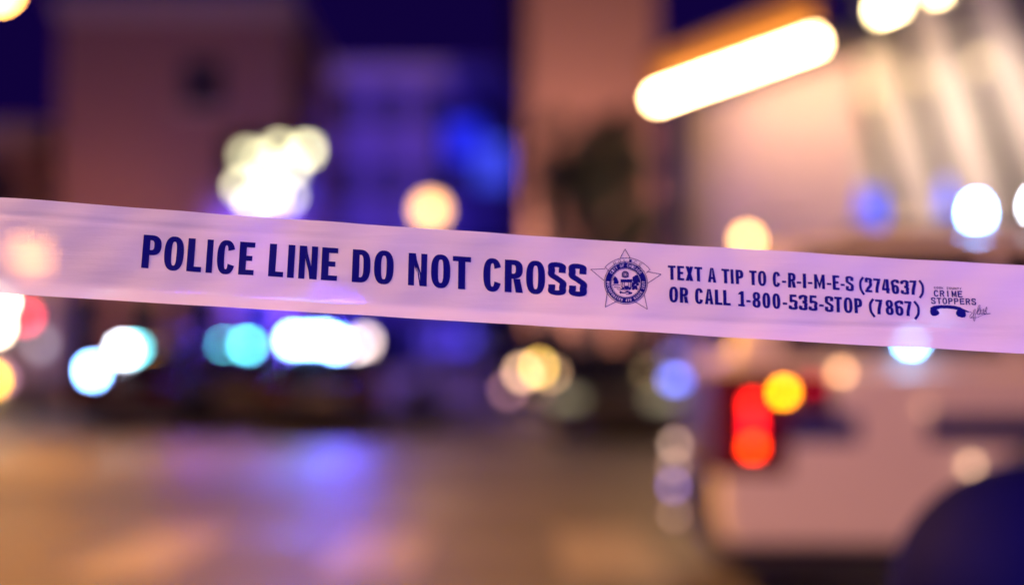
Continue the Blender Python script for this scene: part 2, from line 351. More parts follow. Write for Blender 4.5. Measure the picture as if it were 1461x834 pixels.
# ------------------------------------------------------------------ vehicles
def arc(cx, cz, r, a0, a1, n=10): return [(cx + r*math.cos(R(a0 + (a1-a0)*i/n)), cz + r*math.sin(R(a0 + (a1-a0)*i/n))) for i in range(n+1)]
def wheel(t, x, y, r, side):
    wd = .12
    wo = MB().lathe([(r*.62, -wd), (r*.92, -wd), (r, -wd*.7), (r, wd*.7), (r*.92, wd), (r*.62, wd)], axis='y', seg=24).build('wheel', M['rubber'], t, True)
    wo.location = (x, y, r)
    MB().lathe([(.01, wd*.75*side), (r*.2, wd*.8*side), (r*.3, wd*.55*side), (r*.5, wd*.6*side), (r*.615, wd*.95*side)], axis='y', seg=20).build('rim', M['alloy'], wo, True)
def car(name, label, cat, loc, rz, paint, group, suv=False, lamps=None, stripe=False, tail=None, head=None, bar=None, bar_light=None, beam=None):
    """local +x = forward, origin at the middle of the rear bumper on the ground"""
    t = thing(name, label, cat, loc, rz, group)
    if suv: L, W, zb, belt, roof, r, wx = 5.5, 1.98, .30, 1.20, 1.88, .37, (1.72, 4.55)
    else:   L, W, zb, belt, roof, r, wx = 4.95, 1.86, .24, .95, 1.46, .33, (1.05, 3.95)
    hw = W / 2; ar = r + .07
    low = [(.05, zb), ] + [(wx[0]-ar, zb)] + arc(wx[0], r, ar, 190, -10, 12)[1:-1] + [(wx[0]+ar, zb), (wx[1]-ar, zb)] + arc(wx[1], r, ar, 190, -10, 12)[1:-1] + [(wx[1]+ar, zb), (L-.1, zb)]
    if suv: up = [(L, .5), (L, .95), (L-.12, 1.12), (L-1.15, belt), (.04, belt), (0, .9), (0, .45)]
    else:   up = [(L, .45), (L-.02, .68), (L-.3, .82), (L-1.25, belt), (.95, belt), (.12, belt-.02), (0, .85), (0, .42)]
    b = MB().prism(low + up, lambda x, z: (x, -hw, z), lambda x, z: (x, hw, z)).build('body', paint, t, bevel=.05, seg=3)
    if suv: cab = [(.06, belt + .003, 1), (L-1.2, belt + .003, 1), (L-1.95, roof, 0), (.9, roof + .02, 0), (.30, roof - .04, 0)]
    else:   cab = [(.75, belt + .003, 1), (L-1.35, belt + .003, 1), (L-2.1, roof - .01, 0), (2.1, roof, 0), (1.5, roof - .06, 0)]
    tin = .16
    g = MB().prism([(x, z + 0 * k) for x, z, k in cab], lambda x, z: (x, -hw + .04 + tin * (z - belt) / (roof - belt), z), lambda x, z: (x, hw - .04 - tin * (z - belt) / (roof - belt), z))
    g.build('cabin', paint, t, bevel=.06, seg=3)
    # side windows, slightly proud of the cabin
    def wy(z): return hw - .04 - tin * (z - belt) / (roof - belt) + .004
    za, zc = belt + .07, roof - (.07 if suv else .12)
    rear0, front0 = (cab[0][0] + .22, cab[1][0] - .12); rear1, front1 = (cab[4][0] + .14, cab[2][0] - .02)
    cuts = (.0, .32, .64, 1.0) if suv else (0, .46, 1.0)
    for sd in (-1, 1):
        for i in range(len(cuts) - 1):
            a, c = cuts[i] + .012, cuts[i+1] - .012
            q = [(rear0 + (front0-rear0)*a, za), (rear0 + (front0-rear0)*c, za), (rear1 + (front1-rear1)*c, zc), (rear1 + (front1-rear1)*a, zc)]
            MB().prism(q, lambda x, z: (x, sd * (wy(z) + .004), z), lambda x, z: (x, sd * (wy(z) - .03), z)).build('side_window', M['glass'], t)
        for i, x in enumerate((rear0 + (front0-rear0) * cuts[1] + .15, rear0 + (front0-rear0) * cuts[-2] + .25)):
            MB().box(x, sd*hw - .02, belt - .17, x + .2, sd*hw + .025, belt - .13).build('door_handle', M['plastic'], t, bevel=.01)
        MB().box(cab[1][0] - .35, sd*(hw + .12) - .09, belt + .05, cab[1][0] - .18, sd*(hw + .12) + .09, belt + .23).build('wing_mirror', M['plastic'], t, bevel=.03)
        for x in wx: wheel(t, x, sd * (hw - .125), r, sd)
    # windscreen and rear window
    for (xa, z1_, xb, z2_, nm, off) in ((cab[1][0], belt + .05, cab[2][0], roof - .08, 'windscreen', .012), (cab[0][0], belt + .08, cab[4][0], roof - .12, 'rear_window', -.012)):
        f = lambda z: xa + (xb - xa) * (z - belt) / ((cab[2][1] if nm == 'windscreen' else cab[4][1]) - belt)
        ya, yb = wy(z1_) - .1, wy(z2_) - .1
        m_ = MB(); n = 0
        m_.prism([(-ya, z1_), (ya, z1_), (yb, z2_), (-yb, z2_)], lambda y, z: (f(z) + off, y, z), lambda y, z: (f(z) - off * 1.2, y, z)); m_.build(nm, M['glass'], t)
    # bumpers
    MB().box(-.07, -hw + .05, zb + .06, .08, hw - .05, zb + .34).build('rear_bumper', M['plastic'] if suv else paint, t, bevel=.04)
    MB().box(L - .08, -hw + .05, zb + .02, L + .06, hw - .05, zb + .28).build('front_bumper', M['plastic'], t, bevel=.04)
    if suv: MB().box(-.016, -hw + .1, zb + .36, -.003, hw - .1, belt - .03).build('tailgate', M['plastic'], t, bevel=.004)
    MB().box(L - .02, -hw * .5, zb + .32, L + .015, hw * .5, zb + .5).build('grille', M['plastic'], t)
    MB().box(-.085, -.26, zb + .36, -.004 if not suv else -.018, .26, zb + .48).build('licence_plate', M['paint'], t)
    if suv:  # underside parts added to keep the gap beneath the body dark
        MB().box(.3, -hw + .28, .15, L - .3, hw - .28, zb + .1).build('underbody', M['plastic'], t)
        for sd in (-1, 1): MB().box(wx[0] + ar + .05, sd*(hw - .12) - .1, .2, wx[1] - ar - .05, sd*(hw - .12) + .1, zb - .004).build('side_step', M['plastic'], t, bevel=.02)
        MB().box(.02, -hw + .1, .17, wx[0] - ar - .02, hw - .1, zb - .004).build('rear_valance', M['plastic'], t, bevel=.03)
    # lamps
    for sd in (-1, 1):
        def sbox(m_, x0, ya, z0, x1, yb, z1): return m_.box(x0, min(sd*ya, sd*yb), z0, x1, max(sd*ya, sd*yb), z1)
        if suv:
            tl = sbox(MB(), -.012, hw - .26, .66, .37, hw + .018, 1.185); sbox(tl, .373, hw - .05, .97, .60, hw + .017, 1.18)
        else: tl = sbox(MB(), -.012, hw - .38, .66, .2, hw + .006, .82)
        tlo = tl.build('tail_lamp', M['redlens'], t, bevel=.02)
        zl = .86 if suv else .64
        hl = sbox(MB(), L - .22, hw - .44, zl - .08, L + .012, hw + .006, zl + .08).build('headlamp', M['lens'] if not head else emit(*head), t, bevel=.02)
    if stripe:
        zs = (.825, .965) if suv else (.74, .82)
        xs = [(.36, .72), (1.06, L - .3)] if suv else [(.3, L - .5)]
        for sd in (-1, 1):
            for xa, xb in xs:
                MB().box(xa, sd*(hw + .001) - .0035, zs[0], xb, sd*(hw + .001) + .0035, zs[1]).build('stripe', M['stripe'], t)
    if bar:   # roof light bar: list of (y0,y1,material)
        xb = cab[2][0] - .62 if suv else cab[2][0] - .55
        zt = roof + .01
        base = MB().box(xb - .15, -.62, zt + .03, xb + .15, .62, zt + .07).box(xb - .05, -.5, zt - .02, xb + .05, -.4, zt + .028).box(xb - .05, .4, zt - .02, xb + .05, .5, zt + .028).build('light_bar', M['plastic'], t)
        for y0, y1, mm in bar:
            MB().box(xb - .14, y0, zt + .073, xb + .14, y1, zt + .19).build('beacon', mm, base, bevel=.02)
        if bar_light: light('beacon_light', 'POINT', (xb, bar_light[2] if len(bar_light) > 2 else 0, zt + .30), bar_light[0], bar_light[1], t, .12)
        if beam: light('beacon_beam', 'SPOT', (xb, 0, zt + .40), beam[0], bar_light[1], t, .12, Vector((xb, 0, zt + .40)) + Vector(beam[1]), beam[2], .9)  # added spot that washes walls and street blue, beyond the bar's own lamps
    return t
DIMB = emit('blue_beacon_dim', (.05, .10, 1), .6)
DARKB = mat('blue_beacon_lens', (.01, .03, .3), .2, bump=0)
HOT = emit('blue_beacon_hot', (.19, .42, 1), 125)
HOTC = emit('cyan_beacon_hot', (.15, .88, 1), 34)
HOTW = emit('white_beacon_hot', (.8, .86, 1), 60)

# --- the near SUV, side on
SX, SY = gx(1030, 7.2), 8.2
def suv_tail(t, sd, hw):
    pass
suv = car('police_suv', 'white police SUV with dark blue side stripe parked across the street', 'police car', (SX, SY, 0), R(-2), M['white'], 'police vehicles', suv=True, stripe=True,
          bar=[(-.62, -.30, DARKB), (-.29, .29, DARKB), (.30, .62, DARKB)], bar_light=(300, (.16, .14, 1)))
def on_suv(px, py, out=.0, y=None):
    """local position on the SUV's near flank for a place in the view"""
    inv = suv.matrix_basis.inverted()
    D = SY - .99
    p = at(px, py, D)
    for _ in range(3):
        q = inv @ p
        D += ((y if y is not None else -.99) - q.y); p = at(px, py, D)
    return inv @ p
suv.matrix_basis = Matrix.Translation((SX, SY, 0)) @ Matrix.Rotation(R(-2), 4, 'Z')
def lamp_part(parent, name, p, hx, hz, m, d=.015):
    return MB().box(p.x - hx, p.y - d, p.z - hz, p.x + hx, p.y + .012, p.z + hz).build(name, m, parent, bevel=min(hx, hz) * .4)
PXM = 7.2 / FPX
for (px, py, hx, hz, nm, m) in (
        (1074, 578, 7, 10, 'brake_lamp', emit('brake_glow_upper', (1, .012, .004), 16)),
        (1074, 606, 7, 14, 'brake_lamp', emit('brake_glow_mid', (1, .006, .012), 10)),
        (1074, 637, 8, 8, 'brake_lamp', emit('brake_glow_lower', (1, .03, .001), 24)),
        (1118, 559, 8, 8, 'turn_signal', emit('turn_signal_glow', (1, .30, .002), 26)),
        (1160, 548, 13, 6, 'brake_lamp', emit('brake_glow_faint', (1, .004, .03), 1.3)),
        (1200, 530, 6, 6, 'marker_lamp', emit('marker_glow', (1, .5, .22), 8)),  # flank spots below: small emitters standing in for glints on shiny paint
        (1300, 487, 9, 7, 'warning_light', emit('window_warning_glow', (.18, .52, 1), 75)),
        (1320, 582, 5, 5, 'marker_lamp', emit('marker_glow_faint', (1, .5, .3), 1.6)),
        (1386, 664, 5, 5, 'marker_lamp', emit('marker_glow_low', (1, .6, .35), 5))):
    lamp_part(suv, nm, on_suv(px, py, y=-1.012 if py > 500 else -.965), hx*PXM, hz*PXM, m)
# rear face: glowing blocks, blue and warm, added for glints on the tail
for (px, py, yl, h, nm, m) in (
        (955, 541, .80, .026, 'warning_light', emit('rear_blue_glow', (.16, .22, 1), 9)),
        (952, 508, .82, .022, 'warning_light', emit('rear_blue_faint', (.3, .25, .8), 2.5)),
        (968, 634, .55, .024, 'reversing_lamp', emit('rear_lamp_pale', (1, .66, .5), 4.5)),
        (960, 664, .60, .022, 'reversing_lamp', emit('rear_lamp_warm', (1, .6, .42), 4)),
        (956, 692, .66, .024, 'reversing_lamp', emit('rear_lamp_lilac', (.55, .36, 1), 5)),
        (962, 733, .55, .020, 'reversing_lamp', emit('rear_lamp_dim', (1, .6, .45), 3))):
    inv = suv.matrix_basis.inverted(); D = SY + yl
    p = inv @ at(px, py, D)
    MB().box(-.10, yl - h * 2.2, p.z - h, -.015 if p.z > .7 else -.072, yl + h * 2.2, p.z + h).build(nm, m, suv, bevel=.008)
# roof lights of the SUV
def beacon(px, py, m, h, label_mat, y=-.3, hx=.05):
    p = on_suv(px, py, y=y)
    return MB().lathe([(hx * 1.2, -h), (hx * 1.2, -h * .6), (hx, h * .5), (hx * .6, h), (.005, h * 1.1)], (p.x, p.y, p.z), seg=14).build('beacon', m, suv, True)
beacon(1393, 300, HOT, .045, None, -.45, .034)
beacon(1480, 291, HOTW, .04, None, -.45, .03)
beacon(1350, 280, emit('blue_beacon_soft', (.05, .12, 1), 1.9), .09, None, -.5, .03)
beacon(1252, 296, emit('blue_beacon_soft', (.05, .12, 1), 1.9), .09, None, -.45, .03)
beacon(1232, 290, emit('blue_beacon_softer', (.04, .09, 1), 1.3), .09, None, -.1, .03)
rack0, rack1 = on_suv(1215, 330, y=-.45), on_suv(1495, 330, y=-.45)
MB().box(rack0.x, -.50, 1.93, rack1.x, -.42, 1.965).box(rack0.x, -.14, 1.93, rack1.x, -.06, 1.965).box(rack0.x + .1, -.55, 1.88, rack0.x + .14, 0, 1.928).box(rack1.x - .1, -.55, 1.88, rack1.x - .06, 0, 1.928).build('roof_rack', M['plastic'], suv)

# --- patrol cars down the street, tails towards the camera (forward = +y)
def patrol(px, D, rz, label, paint, bar, bl, head=None, beam=None):
    x = gx(px, D)
    fw = Vector((math.cos(rz), math.sin(rz), 0))
    return car('patrol_car', label, 'police car', Vector((x, D, 0)), rz, paint, 'police vehicles', bar=bar, bar_light=bl, stripe=True, head=head, beam=beam)
carA = patrol(338, 24.5, R(84), 'patrol car with two cyan lamps lit on its roof bar', M['black'], [(-.62, -.2, DARKB), (-.19, .19, DARKB), (.2, .62, DARKB)], (130, (.2, .06, 1)))
carB = patrol(462, 22.5, R(97), 'patrol car whose long white roof bar is the brightest on the street', M['black'], [(-.62, -.2, DARKB), (-.19, .19, DARKB), (.2, .62, DARKB)], (600, (.10, .06, 1), -.25), beam=(52000, (4, .3, .9), 40))
carC = patrol(170, 23.5, R(70), 'patrol car with two blue-white roof lamps near the brick building', M['black'], [(-.62, -.2, DARKB), (-.19, .19, DARKB), (.2, .62, DARKB)], (90, (.2, .06, 1)))
def bar_lamps(root, D, lst):
    """lamp modules fixed to a patrol car, on and round its roof bar"""
    inv = (Matrix.Translation(root.location) @ Matrix.Rotation(root.rotation_euler.z, 4, 'Z')).inverted()
    s = D / FPX
    for px, py, hx, hz, m in lst:
        p = inv @ at(px, py, D)
        o = MB().box(-.03, -hx*s, -hz*s, .03, hx*s, hz*s).build('roof_lamp', m, root, bevel=.015); o.location = p
bar_lamps(carA, 26.3, [(319, 494, 6, 6, HOTC), (352, 494, 6, 6, HOTC)])
bar_lamps(carB, 24.2, [(418, 485, 6, 6, HOT), (440, 485, 7, 6, HOT), (462, 484, 6, 6, HOT), (478, 490, 6, 6, HOT), (497, 505, 6, 6, HOT), (520, 487, 7, 7, emit('pale_lamp', (1, .74, .68), 12)), (506, 498, 6, 6, emit('pale_lamp_2', (1, .86, .85), 22)), (492, 519, 5, 5, emit('lilac_lamp', (.6, .55, 1), 8))])
bar_lamps(carC, 25.2, [(132, 528, 6, 6, HOT), (176, 499, 7, 6, HOTW), (192, 499, 6, 6, HOTC)])
# white car side-on behind, dark car by the kerb, car with dim headlamps, far headlights
car('parked_car', 'pale silver saloon standing side on behind the bright patrol car', 'car', (gx(530, 31), 31, 0), R(6), M['grey'], 'ordinary cars')
dk = car('parked_car', 'black saloon parked by the right kerb under the street tree', 'car', (1.78, 26.0, 0), R(-93), M['black'], 'ordinary cars', head=('dim_green_lamp', (.55, .5, .32), .8))
hc = car('approaching_car', 'dark four wheel drive facing the tape with amber lamps lit', 'car', (gx(762, 35.5), 35.5, 0), R(-90), M['black'], 'ordinary cars', suv=True)
inv = (Matrix.Translation(hc.location) @ Matrix.Rotation(R(-90), 4, 'Z')).inverted()
for px, py, h, nm, c, s_ in ((771, 524, 7, 'driving_lamp', (1, .60, .12), 24), (746, 531, 7, 'driving_lamp', (1, .58, .34), 13), (784, 530, 7, 'driving_lamp', (1, .58, .3), 12), (725, 556, 7, 'fog_lamp', (1, .45, .55), 3.4), (800, 566, 7, 'fog_lamp', (1, .45, .5), 3.6), (765, 556, 6, 'fog_lamp', (1, .5, .4), 1.5)):
    p = inv @ at(px, py, 29.95); sz = h * 30 / FPX
    o = MB().lathe([(sz, -.03), (sz, .0), (sz*.8, .05), (.01, .07)], axis='x', seg=16).build(nm, emit('%s_glow_%d' % (nm, px), c, s_), hc); o.location = p
# ambulance at the left edge
am = thing('ambulance', 'grey ambulance box at the left kerb with red and amber tail lamps', 'ambulance', (gx(72, 30) - 1.1, 30, 0), R(90), 'police vehicles')
del am['group']
MB().box(.05, -1.1, .55, 3.9, 1.1, 2.9).build('box_body', M['grey'], am, bevel=.06, seg=3)
MB().prism([(3.9, .5), (5.9, .5), (5.9, 1.15), (5.0, 1.3), (4.5, 2.1), (3.9, 2.15)], lambda x, z: (x + .003, -1, z), lambda x, z: (x + .003, 1, z)).build('cab', M['grey'], am, bevel=.06)
MB().box(-.1, -1.05, .42, .1, 1.05, .6).build('rear_bumper', M['plastic'], am, bevel=.03)
for sd in (-1, 1):
    d = MB().box(.02, min(sd*.02, sd*.95), .75, .052, max(sd*.02, sd*.95), 2.65).build('rear_door', M['grey'], am, bevel=.01)
    MB().box(.008, min(sd*.2, sd*.8), 1.7, .019, max(sd*.2, sd*.8), 2.4).build('pane', M['glass'], d)
    for x in (1.0, 4.8): wheel(am, x, sd * .95, .38, sd)
    MB().box(1.0, sd*1.103 - .004, 1.2, 3.6, sd*1.103 + .004, 1.5).build('stripe', M['redlens'], am)
inv = (Matrix.Translation(am.location) @ Matrix.Rotation(R(90), 4, 'Z')).inverted()
s = 30 / FPX
for px, py, h, nm, c, st in ((-2, 430, 8, 'scene_lamp', (1, .84, .6), 60), (-8, 466, 8, 'scene_lamp', (1, .80, .55), 60), (36, 451, 7, 'tail_lamp', (1, .06, .10), 17), (54, 490, 9, 'side_lamp', (.55, .5, .6), 3.5), (-10, 541, 7, 'turn_signal', (1, .5, .01), 32), (0, 540, 6, 'side_lamp', (.9, .4, .6), 6)):
    p = inv @ at(px, py, 30)
    o = MB().box(-.05, -h*s, -h*s, .05, h*s, h*s).build(nm, emit('ambulance_%s_%d' % (nm, px + 20), c, st), am, bevel=.03); o.location = (p.x, p.y, p.z)

# ------------------------------------------------------------------ street tree
tr = thing('street_tree', 'small dark leafy tree on the pavement in front of the terracotta building', 'tree', (gx(852, 26.5), 26.5, .14))
tr.scale = (1.08, 1.08, 1.12); tb = MB()
trunk = [(0, 0, 0), (.03, .02, 1.0), (-.02, .03, 2.0), (.04, 0, 3.0), (.02, .02, 4.2)]
tb.tube(trunk, [.12, .10, .09, .07, .03], 10)
limbs = []
for k in range(9):
    a = k * 2.4; z = 2.1 + k * .24; l = 1.0 - k * .05
    e = (math.cos(a) * l, math.sin(a) * l, z + .7)
    tb.tube([(0, 0, z), (math.cos(a)*l*.5, math.sin(a)*l*.5, z + .45), e], [.05, .035, .012], 7); limbs.append(e)
tb.build('trunk', M['bark'], tr, True)
lv = MB(); rg = random.Random(3)
for k in range(60):
    if k < 18: c = Vector(limbs[k % 9]) * rg.uniform(.8, 1.1)
    else:
        q = rg.uniform(0, 6.28); rr = rg.uniform(.2, 1.15); c = Vector((math.cos(q)*rr, math.sin(q)*rr, rg.uniform(2.2, 4.9)))
        if (c.x**2 + c.y**2) / 1.25**2 + ((c.z - 3.5) / 1.7)**2 > 1: continue
    cr = rg.uniform(.22, .42)
    for _ in range(110):
        d = Vector((rg.gauss(0, 1), rg.gauss(0, 1), rg.gauss(0, .8))); d = d.normalized() * cr * rg.uniform(.4, 1) ** .5
        p = c + d; u = Vector((rg.gauss(0, 1), rg.gauss(0, 1), rg.gauss(0, 1))).normalized(); v = u.orthogonal().normalized(); l = rg.uniform(.07, .12)
        lv.quad(p - u*l, p + v*l*.45, p + u*l, p - v*l*.45)
lv.build('crown', M['leaf'], tr)

# ------------------------------------------------------------------ domed litter bin, bottom right
bp = at(1474, 700, 2.65)
bn = thing('litter_bin', 'dark blue domed litter bin standing in front of the white SUV', 'litter bin', (bp.x, bp.y, 0))
rb = .258; ztop = at(1486, 660, 2.65).z
MB().lathe([(rb - .02, 0), (rb, .02), (rb, ztop - rb - .06), (rb - .01, ztop - rb - .05)], seg=40).build('drum', M['bin'], bn, True, bevel=0)
MB().lathe([(rb + .008, ztop - rb - .045)] + [(max((rb + .004) * math.cos(R(a)), .001), ztop - rb + rb * math.sin(R(a))) for a in range(0, 91, 6)], seg=40).build('dome_lid', M['bin'], bn, True)
MB().box(-.12, -rb - .012, ztop - rb - .25, .12, -rb + .06, ztop - rb - .10).build('flap', M['darkmetal'], bn, bevel=.01)

# ------------------------------------------------------------------ the tape
def e_top(x): return 281 + .07716*x - 7.84e-6*x*x
def e_bot(x): return 418 + .06793*x - 5.5e-6*x*x
def clampx(x): return min(max(x, -150), 1611)
def shear(x): return max(.008, .063 - .00012*(x - 202))
TH = .0762
def tilt(x): return R(1 + 11 * min(max(x / 1461, -.2), 1.2))
def tape(x, v, off=0.0):
    """point on the tape: x along it, v across (0 top, 1 bottom), off metres proud of the face"""
    xc = clampx(x); h = e_bot(xc) - e_top(xc)
    D = FPX * TH / h * math.cos(tilt(xc))
    c = at(xc, e_top(xc) + .5*h, D)
    a1, a0 = at(xc + 4, e_top(xc + 4) + .5*(e_bot(xc+4) - e_top(xc+4)), FPX*TH/(e_bot(xc+4)-e_top(xc+4))*math.cos(tilt(xc+4))), c
    tdir = (a1 - a0)
    if x != xc: c = c + tdir / 4 * (x - xc)
    al = tdir.normalized()
    k = shear(xc); up = Vector((k, 0, 1)); up = (up - al * (up.dot(al) * 0)).normalized()
    ti = tilt(xc); fwd = Vector((0, 1, 0))
    upd = (up * math.cos(ti) + fwd * math.sin(ti))
    nrm = al.cross(upd).normalized()             # faces the camera (-y)
    if nrm.y > 0: nrm = -nrm
    p = c + upd * ((.5 - v) * TH + (v - .5) * -.00022 * math.sin(x / 53.0) + .00012 * math.sin(x / 31.0 + v * 3))
    # slack film: gentle waves, and the lower edge rolled a little forward
    u = x / 1461
    roll = max(0, v - .80) / .20; crease = math.exp(-((v - (.845 + .03*math.sin(u*5))) / .035)**2)
    env = math.exp(-((u - .42) / .34)**2)
    dz = .0070 * roll*roll * (.35 + env) - .0009 * crease * env + .0010*math.sin(u*19 + v*2.4) + .0006*math.sin(u*43 - v*6) + .0004*math.sin(u*83 + v*9) - .0006*math.exp(-((v - .13 - .05*math.sin(u*3.1 + 1)) / .03)**2) * math.exp(-((u - .12) / .2)**2) - .0011*math.exp(-((v - .80 + .35*(u - .78)) / .025)**2) * math.exp(-((u - .86) / .13)**2)
    return p + nrm * (dz + off)
def tape_material():
    m, t, p = new_mat('white_plastic_film'); nt = t.nodes
    out = nt['Material Output']
    co = nt.new('ShaderNodeTexCoord')
    mp = nt.new('ShaderNodeMapping'); mp.inputs['Scale'].default_value = (1, 1, 9)
    n = nt.new('ShaderNodeTexNoise'); n.inputs['Scale'].default_value = 9; n.inputs['Detail'].default_value = 5
    t.links.new(co.outputs['Object'], mp.inputs[0]); t.links.new(mp.outputs[0], n.inputs['Vector'])
    n2 = nt.new('ShaderNodeTexNoise'); n2.inputs['Scale'].default_value = 420; n2.inputs['Detail'].default_value = 2
    t.links.new(co.outputs['Object'], n2.inputs['Vector'])
    ad = nt.new('ShaderNodeMath'); ad.operation = 'MULTIPLY_ADD'; ad.inputs[1].default_value = .06
    t.links.new(n2.outputs[0], ad.inputs[0]); t.links.new(n.outputs[0], ad.inputs[2])
    b = nt.new('ShaderNodeBump'); b.inputs['Strength'].default_value = .22; b.inputs['Distance'].default_value = .004
    t.links.new(ad.outputs[0], b.inputs['Height']); t.links.new(b.outputs[0], p.inputs['Normal'])
    mx = nt.new('ShaderNodeMix'); mx.data_type = 'RGBA'; mx.inputs[6].default_value = (.78, .77, .78, 1); mx.inputs[7].default_value = (.86, .85, .86, 1)
    t.links.new(n.outputs[0], mx.inputs[0]); t.links.new(mx.outputs[2], p.inputs['Base Color'])
    p.inputs['Roughness'].default_value = .36
    tl = nt.new('ShaderNodeBsdfTranslucent'); tl.inputs[0].default_value = (.85, .83, .85, 1)
    tp = nt.new('ShaderNodeBsdfTransparent'); tp.inputs[0].default_value = (1, 1, 1, 1)
    m1 = nt.new('ShaderNodeMixShader'); m1.inputs[0].default_value = .20
    rf = nt.new('ShaderNodeBsdfRefraction'); rf.inputs['Roughness'].default_value = .32; rf.inputs['IOR'].default_value = 1.08
    m3 = nt.new('ShaderNodeMixShader'); m3.inputs[0].default_value = .28
    t.links.new(tp.outputs[0], m3.inputs[1]); t.links.new(rf.outputs[0], m3.inputs[2])
    m2 = nt.new('ShaderNodeMixShader'); m2.inputs[0].default_value = .085
    t.links.new(p.outputs[0], m1.inputs[1]); t.links.new(tl.outputs[0], m1.inputs[2])
    t.links.new(m1.outputs[0], m2.inputs[1]); t.links.new(m3.outputs[0], m2.inputs[2]); t.links.new(m2.outputs[0], out.inputs[0])
    return m
def ink_material():
    m, t, p = new_mat('navy_ink'); nt = t.nodes; out = nt['Material Output']
    co = nt.new('ShaderNodeTexCoord'); n = nt.new('ShaderNodeTexNoise'); n.inputs['Scale'].default_value = 500
    t.links.new(co.outputs['Object'], n.inputs['Vector'])
    mx = nt.new('ShaderNodeMix'); mx.data_type = 'RGBA'; mx.inputs[6].default_value = (.002, .002, .13, 1); mx.inputs[7].default_value = (.004, .004, .19, 1)
    t.links.new(n.outputs[0], mx.inputs[0]); t.links.new(mx.outputs[2], p.inputs['Base Color'])
    p.inputs['Roughness'].default_value = .45; p.inputs['Specular IOR Level'].default_value = .25
    return m
M['film'] = tape_material(); M['ink'] = ink_material()
X0, X1, NX, NV = -1150, 2650, 900, 40
tp = MB()
for i in range(NX + 1):
    for j in range(NV + 1): tp.v.append(tape(X0 + (X1 - X0)*i/NX, j/NV))
for i in range(NX):
    for j in range(NV):
        a = i*(NV+1) + j; tp.f.append((a, a+1, a+NV+2, a+NV+1))
tape_o = tag(tp.build('police_tape', M['film'], None, True), 'white plastic police tape with navy lettering stretched across the street', 'police tape')
for xe, lb in ((X0, 'steel post tying off the tape, beside the left kerb'), (X1, 'steel post tying off the tape, by the litter bin')):
    p = tape(xe, .5)
    pt = thing('tape_post', lb, 'post', (p.x, p.y, 0), 0, 'posts holding the tape')
    MB().lathe([(.03, .022), (.03, 1.62), (.012, 1.65)], seg=14).build('pole', M['post'], pt, True)
    MB().lathe([(.16, 0), (.16, .02), (.05, .021)], seg=20).build('base_plate', M['post'], pt)
    MB().lathe([(.034, -.06), (.037, -.055), (.037, .055), (.034, .06)], (0, 0, p.z), seg=14).build('tape_wrap', M['film'], pt, True)

# --- lettering: condensed gothic drawn as strips; cap height 1, width W, stems sv, bars sh
def superell(cx, cy, rx, ry, a, e):
    c, s_ = math.cos(a), math.sin(a)
    return (cx + rx*math.copysign(abs(c)**(2/e), c), cy + ry*math.copysign(abs(s_)**(2/e), s_))
def ring(cx, cy, rx, ry, sv, sh, a0=0, a1=360, e=2.5, ei=2.9, n=40):
    q = []
    for i in range(n):
        a, b = R(a0 + (a1-a0)*i/n), R(a0 + (a1-a0)*(i+1)/n)
        q.append((superell(cx, cy, rx, ry, a, e), superell(cx, cy, rx, ry, b, e), superell(cx, cy, max(rx-sv, .01), max(ry-sh, .01), b, ei), superell(cx, cy, max(rx-sv, .01), max(ry-sh, .01), a, ei)))
    return q
def rect(x0, y0, x1, y1): return [((x0, y0), (x1, y0), (x1, y1), (x0, y1))]
def para(xa, xb, y0, xc, xd, y1): return [((xa, y0), (xb, y0), (xd, y1), (xc, y1))]
def stroke(pts, sv, sh, n=8, closed=False):
    P = []
    for i in range(len(pts) - 1):
        p0, p1, p2, p3 = pts[max(i-1, 0)], pts[i], pts[i+1], pts[min(i+2, len(pts)-1)]
        for k in range(n):
            t = k/n
            P.append(tuple(.5*((2*p1[d]) + (-p0[d]+p2[d])*t + (2*p0[d]-5*p1[d]+4*p2[d]-p3[d])*t*t + (-p0[d]+3*p1[d]-3*p2[d]+p3[d])*t**3) for d in (0, 1)))
    P.append(pts[-1]); L, Rr = [], []
    for i, p in enumerate(P):
        a, b = P[max(i-1, 0)], P[min(i+1, len(P)-1)]
        tx, ty = b[0]-a[0], b[1]-a[1]; l = math.hypot(tx, ty) or 1; tx /= l; ty /= l
        w = .5*math.hypot(sv*ty, sh*tx)
        L.append((p[0]-ty*w, p[1]+tx*w)); Rr.append((p[0]+ty*w, p[1]-tx*w))
    return [(L[i], L[i+1], Rr[i+1], Rr[i]) for i in range(len(P)-1)]
